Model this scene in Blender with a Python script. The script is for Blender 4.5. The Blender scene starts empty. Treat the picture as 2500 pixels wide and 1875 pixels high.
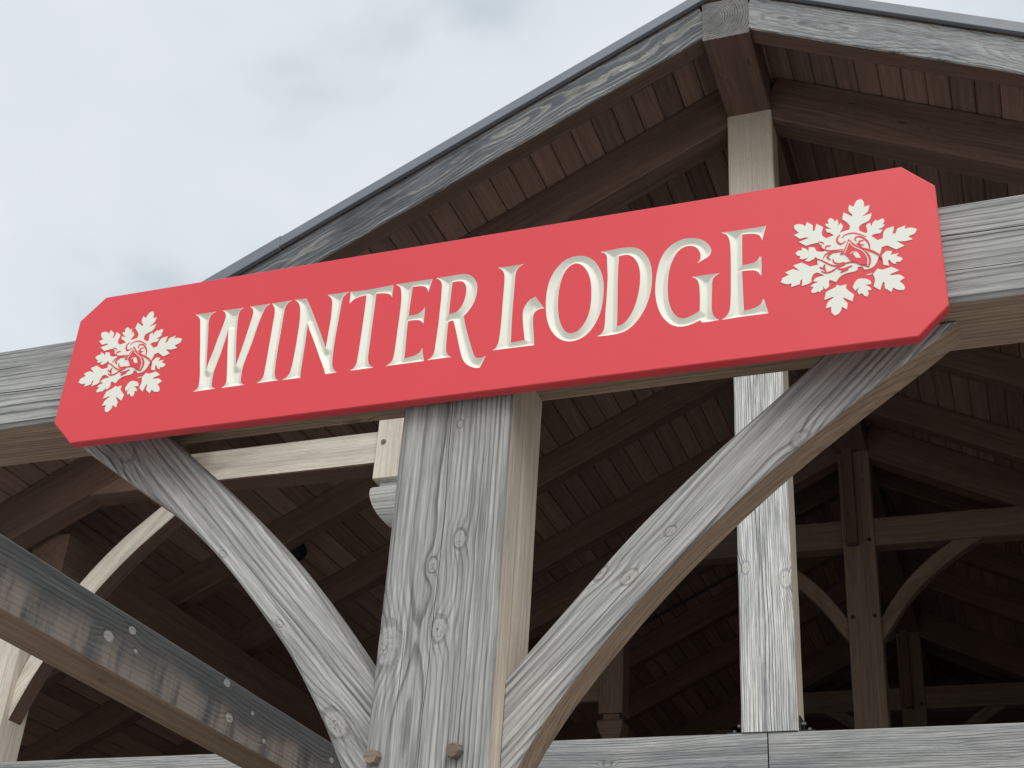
import bpy, bmesh, math, random
import numpy as np
from mathutils import Matrix, Vector, noise
from mathutils.geometry import delaunay_2d_cdt

random.seed(7)
rng = np.random.default_rng(11)
scene = bpy.context.scene
COL = scene.collection
H0 = 3.55                       # height of the sign's centre above the paving

# ------------------------------------------------------------------ camera
cam_d = bpy.data.cameras.new('camera')
cam = bpy.data.objects.new('camera', cam_d)
COL.objects.link(cam)
cam_d.sensor_width = 36.0
cam_d.lens = 48.524
cam_d.clip_start = 0.05
cam_d.clip_end = 2000
right = Vector((0.9401263, 0.3354930, 0.0600576))
down = Vector((-0.1191682, 0.4886567, -0.8642994))
fwd = Vector((-0.3193140, 0.8053937, 0.4993792))
pos = Vector((1.26686, -2.77310, -1.95408 + H0))
cam.matrix_world = Matrix(((right.x, -down.x, -fwd.x, pos.x),
                           (right.y, -down.y, -fwd.y, pos.y),
                           (right.z, -down.z, -fwd.z, pos.z),
                           (0, 0, 0, 1)))
scene.camera = cam

# ------------------------------------------------------------------ light
SUN_EL, SUN_AZ = math.radians(48), math.radians(152)   # azimuth clockwise from +Y
EXPOSURE = 0.5
sun_d = bpy.data.lights.new('sun', 'SUN')
sun_d.energy = 1.5
sun_d.angle = math.radians(50)
sun_d.color = (1.0, 0.97, 0.93)
sun = bpy.data.objects.new('sun', sun_d)
COL.objects.link(sun)
sd = Vector((math.sin(SUN_AZ) * math.cos(SUN_EL), math.cos(SUN_AZ) * math.cos(SUN_EL), math.sin(SUN_EL)))
sun.rotation_euler = sd.to_track_quat('Z', 'Y').to_euler()
sun.location = (0, -10, 14)

world = bpy.data.worlds.new('World')
scene.world = world
world.use_nodes = True
wn, wl = world.node_tree.nodes, world.node_tree.links
wn.clear()
w_out = wn.new('ShaderNodeOutputWorld')
w_bg = wn.new('ShaderNodeBackground')
w_bg.inputs['Strength'].default_value = 0.1
sky = wn.new('ShaderNodeTexSky')
sky.sky_type = 'NISHITA'
sky.sun_disc = False
sky.sun_elevation = SUN_EL
sky.sun_rotation = SUN_AZ
tc = wn.new('ShaderNodeTexCoord')
mp = wn.new('ShaderNodeMapping')
mp.inputs['Scale'].default_value = (1.0, 1.0, 1.5)
mp.inputs['Location'].default_value = (1.172, 4.978, 2.351)
wl.new(tc.outputs['Generated'], mp.inputs['Vector'])
n1 = wn.new('ShaderNodeTexNoise')
n1.inputs['Scale'].default_value = 4.2
n1.inputs['Detail'].default_value = 7
n1.inputs['Roughness'].default_value = 0.47
n1.inputs['Distortion'].default_value = 0.25
wl.new(mp.outputs['Vector'], n1.inputs['Vector'])
rampc = wn.new('ShaderNodeValToRGB')
e = rampc.color_ramp.elements
SK = 7.4
e[0].position = 0.30; e[0].color = (0.565, 0.63, 0.69, 1)
e[1].position = 0.60; e[1].color = (0.80, 0.835, 0.855, 1)
m_ = rampc.color_ramp.elements.new(0.44); m_.color = (0.73, 0.79, 0.825, 1)
wl.new(n1.outputs['Fac'], rampc.inputs['Fac'])
sc_ = wn.new('ShaderNodeVectorMath'); sc_.operation = 'SCALE'
sc_.inputs['Scale'].default_value = SK
wl.new(rampc.outputs['Color'], sc_.inputs[0])
mx = wn.new('ShaderNodeMix'); mx.data_type = 'RGBA'
mx.inputs['Factor'].default_value = 0.92
wl.new(sky.outputs['Color'], mx.inputs['A'])
wl.new(sc_.outputs['Vector'], mx.inputs['B'])
wl.new(mx.outputs['Result'], w_bg.inputs['Color'])
wl.new(w_bg.outputs['Background'], w_out.inputs['Surface'])

vs = scene.view_settings
vs.view_transform = 'Standard'
vs.look = 'None'
vs.exposure = EXPOSURE
vs.gamma = 1.0
vs.use_curve_mapping = False
scene.cycles.max_bounces = 8
scene.cycles.diffuse_bounces = 5

# ------------------------------------------------------------------ node helpers
class NT:
    def __init__(self, name):
        self.m = bpy.data.materials.new(name)
        self.m.use_nodes = True
        self.n = self.m.node_tree.nodes
        self.l = self.m.node_tree.links
        self.n.clear()
        self.out = self.n.new('ShaderNodeOutputMaterial')
        self.b = self.n.new('ShaderNodeBsdfPrincipled')
        self.l.new(self.b.outputs[0], self.out.inputs[0])
    def put(self, sock, v):
        if hasattr(v, 'links') or isinstance(v, bpy.types.NodeSocket):
            self.l.new(v, sock)
        else:
            sock.default_value = v
    def math(self, op, a, b=None, c=None, clamp=False):
        n = self.n.new('ShaderNodeMath'); n.operation = op; n.use_clamp = clamp
        self.put(n.inputs[0], a)
        if b is not None: self.put(n.inputs[1], b)
        if c is not None: self.put(n.inputs[2], c)
        return n.outputs[0]
    def vmath(self, op, a, b=None):
        n = self.n.new('ShaderNodeVectorMath'); n.operation = op
        self.put(n.inputs[0], a)
        if b is not None: self.put(n.inputs[1], b)
        return n.outputs['Value'] if op in ('LENGTH', 'DISTANCE', 'DOT_PRODUCT') else n.outputs['Vector']
    def noise(self, vec, scale, detail=3, rough=0.5, dist=0.0, color=False):
        n = self.n.new('ShaderNodeTexNoise')
        self.put(n.inputs['Vector'], vec)
        n.inputs['Scale'].default_value = scale
        n.inputs['Detail'].default_value = detail
        n.inputs['Roughness'].default_value = rough
        n.inputs['Distortion'].default_value = dist
        return n.outputs['Color' if color else 'Fac']
    def mixc(self, f, a, b, blend='MIX'):
        n = self.n.new('ShaderNodeMix'); n.data_type = 'RGBA'; n.blend_type = blend
        self.put(n.inputs['Factor'], f)
        for s, v in (('A', a), ('B', b)):
            if isinstance(v, tuple) and len(v) == 3: v = (*v, 1)
            self.put(n.inputs[s], v)
        return n.outputs['Result']
    def rng(self, v, a, b, c=0.0, d=1.0, smooth=False):
        n = self.n.new('ShaderNodeMapRange')
        if smooth: n.interpolation_type = 'SMOOTHSTEP'
        self.put(n.inputs['Value'], v)
        for k, x in zip(('From Min', 'From Max', 'To Min', 'To Max'), (a, b, c, d)):
            self.put(n.inputs[k], x)
        return n.outputs['Result']
    def xyz(self, v):
        n = self.n.new('ShaderNodeSeparateXYZ'); self.put(n.inputs[0], v); return n.outputs
    def comb(self, x, y, z):
        n = self.n.new('ShaderNodeCombineXYZ')
        for s, v in zip(n.inputs, (x, y, z)): self.put(s, v)
        return n.outputs[0]
    def bump(self, h, strength=0.5, dist=0.004):
        n = self.n.new('ShaderNodeBump')
        n.inputs['Strength'].default_value = strength
        n.inputs['Distance'].default_value = dist
        self.put(n.inputs['Height'], h)
        self.l.new(n.outputs[0], self.b.inputs['Normal'])

def wood(name, light, dark, freq=70.0, pith=(0.03, -0.14), warp=0.07, ring=0.75, fiber=0.35, blotch=0.3,
         blotch_col=None, bump=0.55, bdist=0.004, knots=(), vor=0.0, knot_col=None, knot_dark=(0.05, 0.045, 0.04),
         cracks=(), streak=None, fade=None, rough=0.82, per=0.12, stretch=1.0, wave=0.022):
    """Sawn timber: growth rings round an off-centre pith that run along local X, bent round knots,
    with fibre, weather blotches and drying checks."""
    t = NT(name)
    tcn = t.n.new('ShaderNodeTexCoord')
    P = tcn.outputs['Object']
    oi = t.n.new('ShaderNodeObjectInfo')
    seed = t.math('MULTIPLY', oi.outputs['Random'], 37.0)
    off = t.comb(seed, t.math('MULTIPLY', seed, 1.7), t.math('MULTIPLY', seed, 0.6))
    x, y, z = t.xyz(P)
    Ps = t.vmath('MULTIPLY', P, (0.30 * stretch, 1.3, 1.3))
    Ps = t.vmath('ADD', Ps, off)
    nlow = t.noise(Ps, 1.5, 2, 0.5, 0.0, True)
    nlow = t.vmath('SUBTRACT', nlow, (0.5, 0.5, 0.5))
    nlow = t.vmath('MULTIPLY', nlow, (0, 2 * warp, 2 * warp))
    Pm = t.vmath('ADD', t.vmath('MULTIPLY', P, (1.9 * stretch, 9, 9)), off)
    nmid = t.math('MULTIPLY', t.math('SUBTRACT', t.noise(Pm, 1.0, 4, 0.6), 0.5), wave)
    Q = t.vmath('ADD', t.vmath('SUBTRACT', t.comb(0.0, y, z), (0, pith[0], pith[1])), nlow)
    r = t.math('ADD', t.vmath('LENGTH', Q), nmid)
    kmask = None; kdist = None; kcrack = None
    for k in knots:
        kx, ky, kz, R = k
        d = t.vmath('LENGTH', t.vmath('MULTIPLY', t.vmath('SUBTRACT', P, (kx, ky, kz)), (0.62, 1, 1)))
        dn = t.math('DIVIDE', d, R)
        g = t.math('EXPONENT', t.math('MULTIPLY', t.math('MULTIPLY', dn, dn), -0.28))
        r = t.math('ADD', r, t.math('MULTIPLY', g, R * 1.0))
        kdist = dn if kdist is None else t.math('MINIMUM', kdist, dn)
    if vor:
        v = t.n.new('ShaderNodeTexVoronoi')
        v.feature = 'F1'
        t.put(v.inputs['Vector'], t.vmath('ADD', t.vmath('MULTIPLY', P, (2.0, 5.5, 5.5)), off))
        v.inputs['Scale'].default_value = 1.0
        dn = t.math('DIVIDE', v.outputs['Distance'], 0.16 * vor)
        g = t.math('EXPONENT', t.math('MULTIPLY', t.math('MULTIPLY', dn, dn), -0.28))
        r = t.math('ADD', r, t.math('MULTIPLY', g, 0.03))
        kdist = dn if kdist is None else t.math('MINIMUM', kdist, dn)
    ph = t.math('MULTIPLY', r, freq)
    fr = t.math('FRACT', ph)
    # early wood wide and pale, late wood narrow and dark
    ringv = t.math('MULTIPLY', t.rng(fr, 0.42, 0.84, 0, 1, True), t.rng(fr, 0.87, 1.0, 1, 0, True))
    wn_ = t.n.new('ShaderNodeTexWhiteNoise'); wn_.noise_dimensions = '1D'
    t.put(wn_.inputs['W'], t.math('ADD', t.math('FLOOR', ph), t.math('FLOOR', seed)))
    ringv = t.math('MULTIPLY', ringv, t.rng(wn_.outputs['Value'], 0, 1, 0.35, 1.15))
    ringamp = t.rng(t.noise(t.vmath('ADD', t.vmath('MULTIPLY', P, (0.8, 9, 9)), off), 1.0, 2), 0.3, 0.7, 0.35, 1.0)
    ringv = t.math('MULTIPLY', ringv, ringamp)
    Pf = t.vmath('ADD', t.vmath('MULTIPLY', P, (3.2 * stretch, 120, 120)), off)
    fib = t.noise(Pf, 1.0, 4, 0.62)
    Pf2 = t.vmath('ADD', t.vmath('MULTIPLY', P, (22, 420, 420)), off)
    fib2 = t.noise(Pf2, 1.0, 2, 0.6)
    col = t.mixc(t.math('MULTIPLY', ringv, ring), light, dark)
    bl = t.noise(t.vmath('ADD', t.vmath('MULTIPLY', P, (1.8, 7, 7)), off), 1.0, 5, 0.6)
    if blotch_col is not None:
        col = t.mixc(t.math('MULTIPLY', t.rng(bl, 0.42, 0.72, 0, 1, True), blotch), col, blotch_col)
    else:
        f = t.rng(bl, 0.25, 0.75, 1 - blotch, 1 + blotch)
        col = t.mixc(1.0, col, t.comb(f, f, f), 'MULTIPLY')
    ff = t.rng(fib, 0.25, 0.75, 1 - fiber, 1 + fiber * 0.6)
    col = t.mixc(1.0, col, t.comb(ff, ff, ff), 'MULTIPLY')
    ff2 = t.rng(fib2, 0.3, 0.7, 0.86, 1.10)
    lon = t.rng(t.noise(t.vmath('ADD', t.vmath('MULTIPLY', P, (0.7, 26, 26)), off), 1.0, 3, 0.55), 0.3, 0.7, 0.84, 1.14)
    col = t.mixc(1.0, col, t.comb(lon, lon, lon), 'MULTIPLY')
    col = t.mixc(1.0, col, t.comb(ff2, ff2, ff2), 'MULTIPLY')
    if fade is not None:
        # (x0, x1, colour): grades into sheltered wood that never silvered; on the hammer beam, painted shade too
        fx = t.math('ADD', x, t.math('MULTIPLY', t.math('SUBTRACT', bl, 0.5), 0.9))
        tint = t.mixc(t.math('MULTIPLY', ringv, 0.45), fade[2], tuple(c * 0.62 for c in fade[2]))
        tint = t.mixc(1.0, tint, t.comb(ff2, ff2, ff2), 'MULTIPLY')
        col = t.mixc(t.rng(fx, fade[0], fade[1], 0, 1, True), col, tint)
    if streak is not None:
        # rain streaks: dark stain with paler runs below it, running straight down local Z
        za, zb, scol = streak
        sv = t.comb(t.math('MULTIPLY', x, 4.0), 0.0, t.math('MULTIPLY', z, 0.7))
        sn = t.noise(sv, 1.0, 6, 0.68)
        big = t.noise(t.comb(t.math('MULTIPLY', x, 1.6), 0.0, t.math('MULTIPLY', z, 2.0)), 1.0, 2)
        edge = t.math('ADD', z, t.math('ADD', t.math('MULTIPLY', t.math('SUBTRACT', sn, 0.5), 0.16),
                                       t.math('MULTIPLY', t.math('SUBTRACT', big, 0.5), 0.35)))
        m = t.math('MULTIPLY', t.rng(edge, za, zb, 1, 0, True), t.rng(sn, 0.40, 0.56, 0.05, 1.0, True))
        pale = t.mixc(t.math('MULTIPLY', ringv, 0.5), scol, tuple(c * 0.42 for c in scol))
        col = t.mixc(m, col, pale)
    h = t.math('SUBTRACT', t.math('MULTIPLY', fib, 0.35), ringv) if bump else None
    if kdist is not None:
        wob = t.math('MULTIPLY', t.math('SUBTRACT', t.noise(P, 60, 2), 0.5), 0.5)
        kd = t.math('ADD', kdist, wob)
        kin = t.rng(kd, 0.7, 1.0, 1, 0, True)
        krim = t.math('MULTIPLY', t.rng(kd, 0.7, 0.98, 0, 1, True), t.rng(kd, 1.0, 1.35, 1, 0, True))
        krings = t.math('FRACT', t.math('MULTIPLY', kd, 3.5))
        kc = knot_col or tuple(min(1, c * 1.12) for c in light)
        kcol = t.mixc(t.math('MULTIPLY', krings, 0.25), kc, knot_dark)
        col = t.mixc(t.math('MULTIPLY', kin, 0.55), col, kcol)
        col = t.mixc(t.math('MULTIPLY', krim, 0.28), col, knot_dark)
        # star shaped shrinkage check in the knot's heart
        kn = t.noise(t.vmath('MULTIPLY', P, (1, 1, 1)), 75, 1)
        ck = t.math('MULTIPLY', t.rng(t.math('ABSOLUTE', t.math('SUBTRACT', kn, 0.5)), 0.0, 0.035, 1, 0), t.rng(kd, 0.2, 0.75, 1, 0, True))
        col = t.mixc(t.math('MULTIPLY', ck, 0.85), col, (0.012, 0.011, 0.01))
        h = t.math('SUBTRACT', h, t.math('MULTIPLY', krim, 0.8))
    for c in cracks:
        # (axis, value, wander, x0, x1, halfwidth)
        ax, val, wander, x0, x1, hw = c
        a = y if ax == 'y' else z
        wv = t.noise(t.comb(t.math('MULTIPLY', x, 1.1), val * 31.0 + 3.1, 0.0), 1.0, 4, 0.42)
        dd = t.math('ABSOLUTE', t.math('ADD', t.math('SUBTRACT', a, val), t.math('MULTIPLY', t.math('SUBTRACT', wv, 0.5), wander)))
        ends = t.math('MULTIPLY', t.rng(x, x0, x0 + 0.12, 0, 1), t.rng(x, x1 - 0.12, x1, 1, 0))
        wid = t.math('MAXIMUM', t.math('MULTIPLY', ends, hw), 1e-5)
        cm = t.math('MULTIPLY', t.rng(t.math('DIVIDE', dd, wid), 0.55, 1.0, 1, 0, True), t.math('GREATER_THAN', ends, 0.02))
        col = t.mixc(cm, col, (0.012, 0.011, 0.011))
        h = t.math('SUBTRACT', h, t.math('MULTIPLY', cm, 3.0))
    pv = t.math('ADD', t.math('MULTIPLY', oi.outputs['Random'], 2 * per), 1 - per)
    col = t.mixc(1.0, col, t.comb(pv, pv, pv), 'MULTIPLY')
    t.l.new(col, t.b.inputs['Base Color'])
    t.b.inputs['Roughness'].default_value = rough
    t.b.inputs['Specular IOR Level'].default_value = 0.25
    if bump:
        t.bump(h, bump, bdist)
    return t.m

def paint(name, col, rough=0.5, mottled=0.03, bump=0.06, spec=0.4, metallic=0.0, scale=60):
    t = NT(name)
    tcn = t.n.new('ShaderNodeTexCoord')
    P = tcn.outputs['Object']
    a = t.noise(P, 2.2, 4, 0.55)
    f = t.rng(a, 0.3, 0.7, 1 - mottled, 1 + mottled)
    c = t.mixc(1.0, (*col, 1), t.comb(f, f, f), 'MULTIPLY')
    t.l.new(c, t.b.inputs['Base Color'])
    t.l.new(t.rng(t.noise(P, 9, 3), 0.3, 0.7, rough - 0.06, rough + 0.06), t.b.inputs['Roughness'])
    t.b.inputs['Specular IOR Level'].default_value = spec
    t.b.inputs['Metallic'].default_value = metallic
    if bump:
        t.bump(t.noise(P, scale, 3, 0.6), bump, 0.002)
    return t.m

# ------------------------------------------------------------------ materials
def pk(xw, z, R): return (z + 1.84025, -xw, 0.1175, R)
POST_KNOTS = [pk(0.040, -0.624, 0.0165), pk(-0.025, -0.686, 0.013), pk(0.007, -0.85, 0.020), pk(-0.126, -0.881, 0.036), pk(0.014, -0.303, 0.008)]
M = {}
M['post'] = wood('weathered_post_wood', (0.43, 0.423, 0.405), (0.06, 0.06, 0.06), 84, (0.055, 0.06), 0.025, 0.85, 0.6, 0.55,
                 (0.262, 0.262, 0.258), 0.65, 0.004, POST_KNOTS, cracks=(('y', 0.012, 0.05, -1.9, 1.9, 0.0009), ('y', 0.085, 0.05, 0.75, 1.05, 0.0009)),
                 knot_col=(0.44, 0.44, 0.43), per=0)
M['post_side'] = wood('sheltered_post_wood', (0.60, 0.515, 0.415), (0.33, 0.265, 0.205), 85, (0.3, -0.2), 0.03, 0.5, 0.25, 0.4,
                      (0.36, 0.325, 0.285), 0.35, 0.003, per=0)
M['beam'] = wood('silvered_beam_wood', (0.40, 0.40, 0.39), (0.065, 0.067, 0.069), 66, (-0.04, -0.16), 0.04, 0.9, 0.5, 0.55,
                 (0.225, 0.228, 0.228), 0.6, 0.004, vor=0.3,
                 cracks=(('z', 0.045, 0.05, 0.9, 3.0, 0.0018), ('z', -0.02, 0.04, -3, -1.2, 0.002), ('z', -0.06, 0.04, 1.0, 2.8, 0.0012), ('z', 0.06, 0.06, -2.6, -1.35, 0.0014)), per=0)
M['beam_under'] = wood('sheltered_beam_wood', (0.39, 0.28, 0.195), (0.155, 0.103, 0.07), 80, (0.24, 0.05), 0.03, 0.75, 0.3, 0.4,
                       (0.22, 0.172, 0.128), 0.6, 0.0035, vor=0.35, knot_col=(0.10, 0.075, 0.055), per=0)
BR = dict(light=(0.45, 0.44, 0.42), dark=(0.07, 0.069, 0.067), freq=62, warp=0.045, ring=0.85, fiber=0.6, blotch=0.5,
          blotch_col=(0.30, 0.298, 0.29), bump=0.6, bdist=0.004, knot_col=(0.46, 0.43, 0.40), per=0)
M['brace_left'] = wood('weathered_left_brace_wood', pith=(0.16, 0.30), knots=[(0.554, 0.132, -0.056, 0.027), (-0.596, 0.132, -0.044, 0.032), (-0.061, 0.132, -0.014, 0.008), (0.229, 0.132, -0.012, 0.008)],
                       cracks=(('z', 0.02, 0.05, -0.1, 0.5, 0.0008),), **BR)
M['brace'] = wood('weathered_right_brace_wood', pith=(0.16, -0.30), knots=[(-0.212, 0.132, 0.045, 0.015), (-0.065, 0.132, 0.049, 0.010), (-0.249, 0.132, 0.108, 0.014), (0.3, 0.132, -0.03, 0.016)],
                  cracks=(('z', 0.03, 0.05, -0.6, 0.1, 0.0009),), **BR)
M['dark_beam'] = wood('rain_stained_beam_wood', (0.12, 0.12, 0.12), (0.035, 0.035, 0.036), 44, (-0.06, 0.22), 0.05, 0.7, 0.4, 0.5,
                      (0.058, 0.061, 0.066), 0.5, 0.0035,
                      knots=[(-0.309, -0.115, -0.001, 0.027), (-0.151, -0.115, 0.082, 0.021), (-0.097, -0.115, 0.004, 0.012), (0.694, -0.115, 0.112, 0.023),
                             (0.767, -0.115, -0.046, 0.026), (0.979, -0.115, 0.043, 0.013), (1.13, -0.115, -0.061, 0.015), (1.899, -0.115, 0.047, 0.020), ],
                      knot_col=(0.62, 0.60, 0.57), streak=(-0.07, 0.06, (0.27, 0.228, 0.195)), per=0)
M['rake'] = wood('grey_rake_wood', (0.135, 0.145, 0.16), (0.50, 0.47, 0.40), 40, (0.0, 0.03), 0.09, 0.95, 0.5, 0.75,
                 (0.06, 0.066, 0.075), 0.6, 0.004, vor=0.32, knot_col=(0.36, 0.31, 0.24), per=0.05, wave=0.05, stretch=2.0)
M['rake_right'] = wood('silver_rake_wood', (0.35, 0.352, 0.347), (0.045, 0.047, 0.05), 44, (0.0, 0.0), 0.10, 1.15, 0.5, 0.6,
                       (0.20, 0.212, 0.222), 0.6, 0.004, vor=0.4, knot_col=(0.33, 0.29, 0.23), per=0.05, wave=0.055, stretch=3.2)
M['ridge_end'] = wood('end_grain_wood', (0.21, 0.203, 0.197), (0.018, 0.019, 0.02), 58, (0.10, 0.02), 0.015, 1.15, 0.3, 0.7,
                      (0.115, 0.113, 0.112), 0.7, 0.004, per=0, cracks=())
M['brown'] = wood('brown_timber', (0.19, 0.118, 0.088), (0.085, 0.050, 0.037), 70, (0.1, -0.16), 0.07, 0.6, 0.3, 0.35,
                  (0.118, 0.076, 0.060), 0.5, 0.003, vor=0.4, knot_col=(0.07, 0.045, 0.035), per=0.12)
M['tan'] = wood('tan_timber', (0.25, 0.175, 0.128), (0.13, 0.088, 0.064), 70, (0.1, -0.16), 0.07, 0.6, 0.25, 0.3,
                (0.17, 0.12, 0.09), 0.45, 0.004, vor=0.4, knot_col=(0.10, 0.06, 0.04), per=0.08)
M['pale'] = wood('pale_timber', (0.74, 0.665, 0.57), (0.50, 0.42, 0.335), 75, (0.05, -0.2), 0.05, 0.5, 0.25, 0.4,
                 (0.56, 0.49, 0.40), 0.4, 0.003, vor=0.4, knot_col=(0.30, 0.22, 0.15), per=0.06)
M['king'] = wood('silver_king_post_wood', (0.72, 0.71, 0.68), (0.07, 0.073, 0.077), 84, (0.015, 0.085), 0.03, 1.15, 0.75, 0.6,
                 (0.36, 0.375, 0.39), 0.5, 0.0035, knots=[(1.119 - 2.3125, 0.105, 0.115, 0.024), (1.032 - 2.3125, -0.119, 0.115, 0.034)], knot_col=(0.7, 0.67, 0.6),
                 fade=(0.5, 1.7, (0.74, 0.63, 0.525)), per=0)
M['hammer'] = wood('bleached_and_shaded_hammer_wood', (0.74, 0.665, 0.57), (0.50, 0.42, 0.335), 75, (0.05, -0.2), 0.05, 0.5, 0.25, 0.4,
                   (0.56, 0.49, 0.40), 0.4, 0.003, vor=0.4, knot_col=(0.34, 0.25, 0.17), fade=(-0.1, 0.4, (0.26, 0.165, 0.115)), per=0.04)  # brown outer length has eave shade painted in, besides less bleaching
M['tie'] = wood('silvered_tie_wood', (0.375, 0.375, 0.365), (0.09, 0.091, 0.09), 78, (-0.06, -0.15), 0.06, 0.85, 0.5, 0.75,
                (0.22, 0.23, 0.24), 0.6, 0.004, vor=0.35, knot_col=(0.5, 0.49, 0.46), per=0.05)
M['deck'] = wood('stained_deck_boards', (0.30, 0.193, 0.148), (0.17, 0.106, 0.08), 60, (0.0, 0.12), 0.05, 0.5, 0.25, 0.35,
                 (0.21, 0.142, 0.115), 0.4, 0.003, vor=0.35, knot_col=(0.09, 0.058, 0.045), per=0.3)
M['peg'] = wood('peg_wood', (0.23, 0.185, 0.145), (0.09, 0.07, 0.055), 160, (0.0, 0.0), 0.004, 0.7, 0.3, 0.3, None, 0.5, 0.003)
M['red'] = paint('red_sign_paint', (0.70, 0.062, 0.074), 0.46, 0.02, 0.05, 0.35)
M['red_edge'] = M['red']
M['cream'] = paint('cream_sign_paint', (0.79, 0.785, 0.70), 0.55, 0.03, 0.08, 0.3)
M['fascia'] = paint('grey_fascia_metal', (0.17, 0.187, 0.212), 0.42, 0.05, 0.03, 0.5)
M['steel'] = paint('dark_steel', (0.035, 0.036, 0.038), 0.5, 0.1, 0.1, 0.5, 0.6)
M['galv'] = paint('galvanised_steel', (0.16, 0.16, 0.155), 0.5, 0.1, 0.1, 0.4, 0.5)
M['black'] = paint('black_enamel', (0.012, 0.014, 0.016), 0.45, 0.1, 0.0, 0.4)
M['roofing'] = paint('grey_metal_roofing', (0.17, 0.185, 0.2), 0.45, 0.05, 0.0, 0.5)
M['paving'] = paint('pale_concrete_paving', (0.33, 0.32, 0.31), 0.85, 0.12, 0.3, 0.2, 0.0, 25)
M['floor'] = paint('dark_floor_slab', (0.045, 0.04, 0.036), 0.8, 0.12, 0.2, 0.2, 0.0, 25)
M['turf'] = paint('far_ground', (0.16, 0.17, 0.11), 0.9, 0.25, 0.4, 0.1, 0.0, 3)

# ------------------------------------------------------------------ object helpers
def tag(o, label=None, cat=None, group=None, kind=None):
    if label: o['label'] = label
    if cat: o['category'] = cat
    if group: o['group'] = group
    if kind: o['kind'] = kind
    return o

def empty(name, loc, label, cat):
    o = bpy.data.objects.new(name, None)
    o.empty_display_size = 0.2
    COL.objects.link(o)
    o.location = loc
    return tag(o, label, cat)

def link(name, me, mats, parent=None, mw=None):
    o = bpy.data.objects.new(name, me)
    COL.objects.link(o)
    for m in (mats if isinstance(mats, (list, tuple)) else [mats]):
        if len(me.materials) < (len(mats) if isinstance(mats, (list, tuple)) else 1):
            me.materials.append(m)
    mw = mw or Matrix.Identity(4)
    if parent is not None:
        o.parent = parent
        inv = Matrix.Identity(4)
        chain = []
        p = parent
        while p is not None:
            chain.append(p.matrix_basis.copy()); p = p.parent
        tot = Matrix.Identity(4)
        for c in reversed(chain): tot = tot @ c
        o.matrix_basis = tot.inverted() @ mw
    else:
        o.matrix_basis = mw
    return o

def frame(p0, p1, up=(0, 0, 1)):
    p0, p1, up = Vector(p0), Vector(p1), Vector(up)
    X = (p1 - p0).normalized()
    Z = (up - X * up.dot(X)).normalized()
    Y = Z.cross(X)
    c = (p0 + p1) / 2
    return Matrix(((X.x, Y.x, Z.x, c.x), (X.y, Y.y, Z.y, c.y), (X.z, Y.z, Z.z, c.z), (0, 0, 0, 1))), (p1 - p0).length

def prism_mesh(name, L, w, h, ch=0.008, wob=0.0012, seg=0.25, slots=None):
    """Chamfered timber, length L along X, width w (Y), height h (Z). slots: function(normal)->material index."""
    n = max(1, int(L / seg))
    hw, hh = w / 2, h / 2
    prof = [(-hw + ch, -hh), (hw - ch, -hh), (hw, -hh + ch), (hw, hh - ch), (hw - ch, hh), (-hw + ch, hh), (-hw, hh - ch), (-hw, -hh + ch)]
    vs_, fs = [], []
    for i in range(n + 1):
        x = -L / 2 + L * i / n
        for k, (a, b) in enumerate(prof):
            s = 0 if i in (0, n) else wob
            vs_.append((x, a + random.uniform(-s, s), b + random.uniform(-s, s)))
    for i in range(n):
        for k in range(8):
            a, b = i * 8 + k, i * 8 + (k + 1) % 8
            fs.append((a, b, b + 8, a + 8))
    fs.append(tuple(reversed(range(8))))
    fs.append(tuple(range(n * 8, n * 8 + 8)))
    me = bpy.data.meshes.new(name)
    me.from_pydata(vs_, [], fs)
    me.update()
    bm = bmesh.new(); bm.from_mesh(me); bmesh.ops.recalc_face_normals(bm, faces=bm.faces)
    if slots:
        for f in bm.faces: f.material_index = slots(f.normal)
    bm.to_mesh(me); bm.free()
    return me

def beam(name, p0, p1, w, h, mats, parent=None, up=(0, 0, 1), slots=None, ch=0.008):
    p0 = (p0[0], p0[1], p0[2] + H0); p1 = (p1[0], p1[1], p1[2] + H0)
    mw, L = frame(p0, p1, up)
    me = prism_mesh(name, L, w, h, ch, slots=slots)
    return link(name, me, mats, parent, mw)

def slab_mesh(name, poly, y0, y1, bev=0.006, slots=None):
    """Outline poly [(x,z)..] extruded from y0 to y1, front and back arrises eased."""
    bm = bmesh.new()
    front = [bm.verts.new((x, y0, z)) for x, z in poly]
    f = bm.faces.new(front)
    r = bmesh.ops.extrude_face_region(bm, geom=[f])
    for g in r['geom']:
        if isinstance(g, bmesh.types.BMVert): g.co.y = y1
    bmesh.ops.recalc_face_normals(bm, faces=bm.faces)
    if bev:
        es = [e for e in bm.edges if abs(e.verts[0].co.y - e.verts[1].co.y) < 1e-6]
        bmesh.ops.bevel(bm, geom=es, offset=bev, segments=1, affect='EDGES', clamp_overlap=True)
        bmesh.ops.recalc_face_normals(bm, faces=bm.faces)
    if slots:
        for f in bm.faces: f.material_index = slots(f.normal)
    me = bpy.data.meshes.new(name)
    bm.to_mesh(me); bm.free()
    return me

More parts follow.
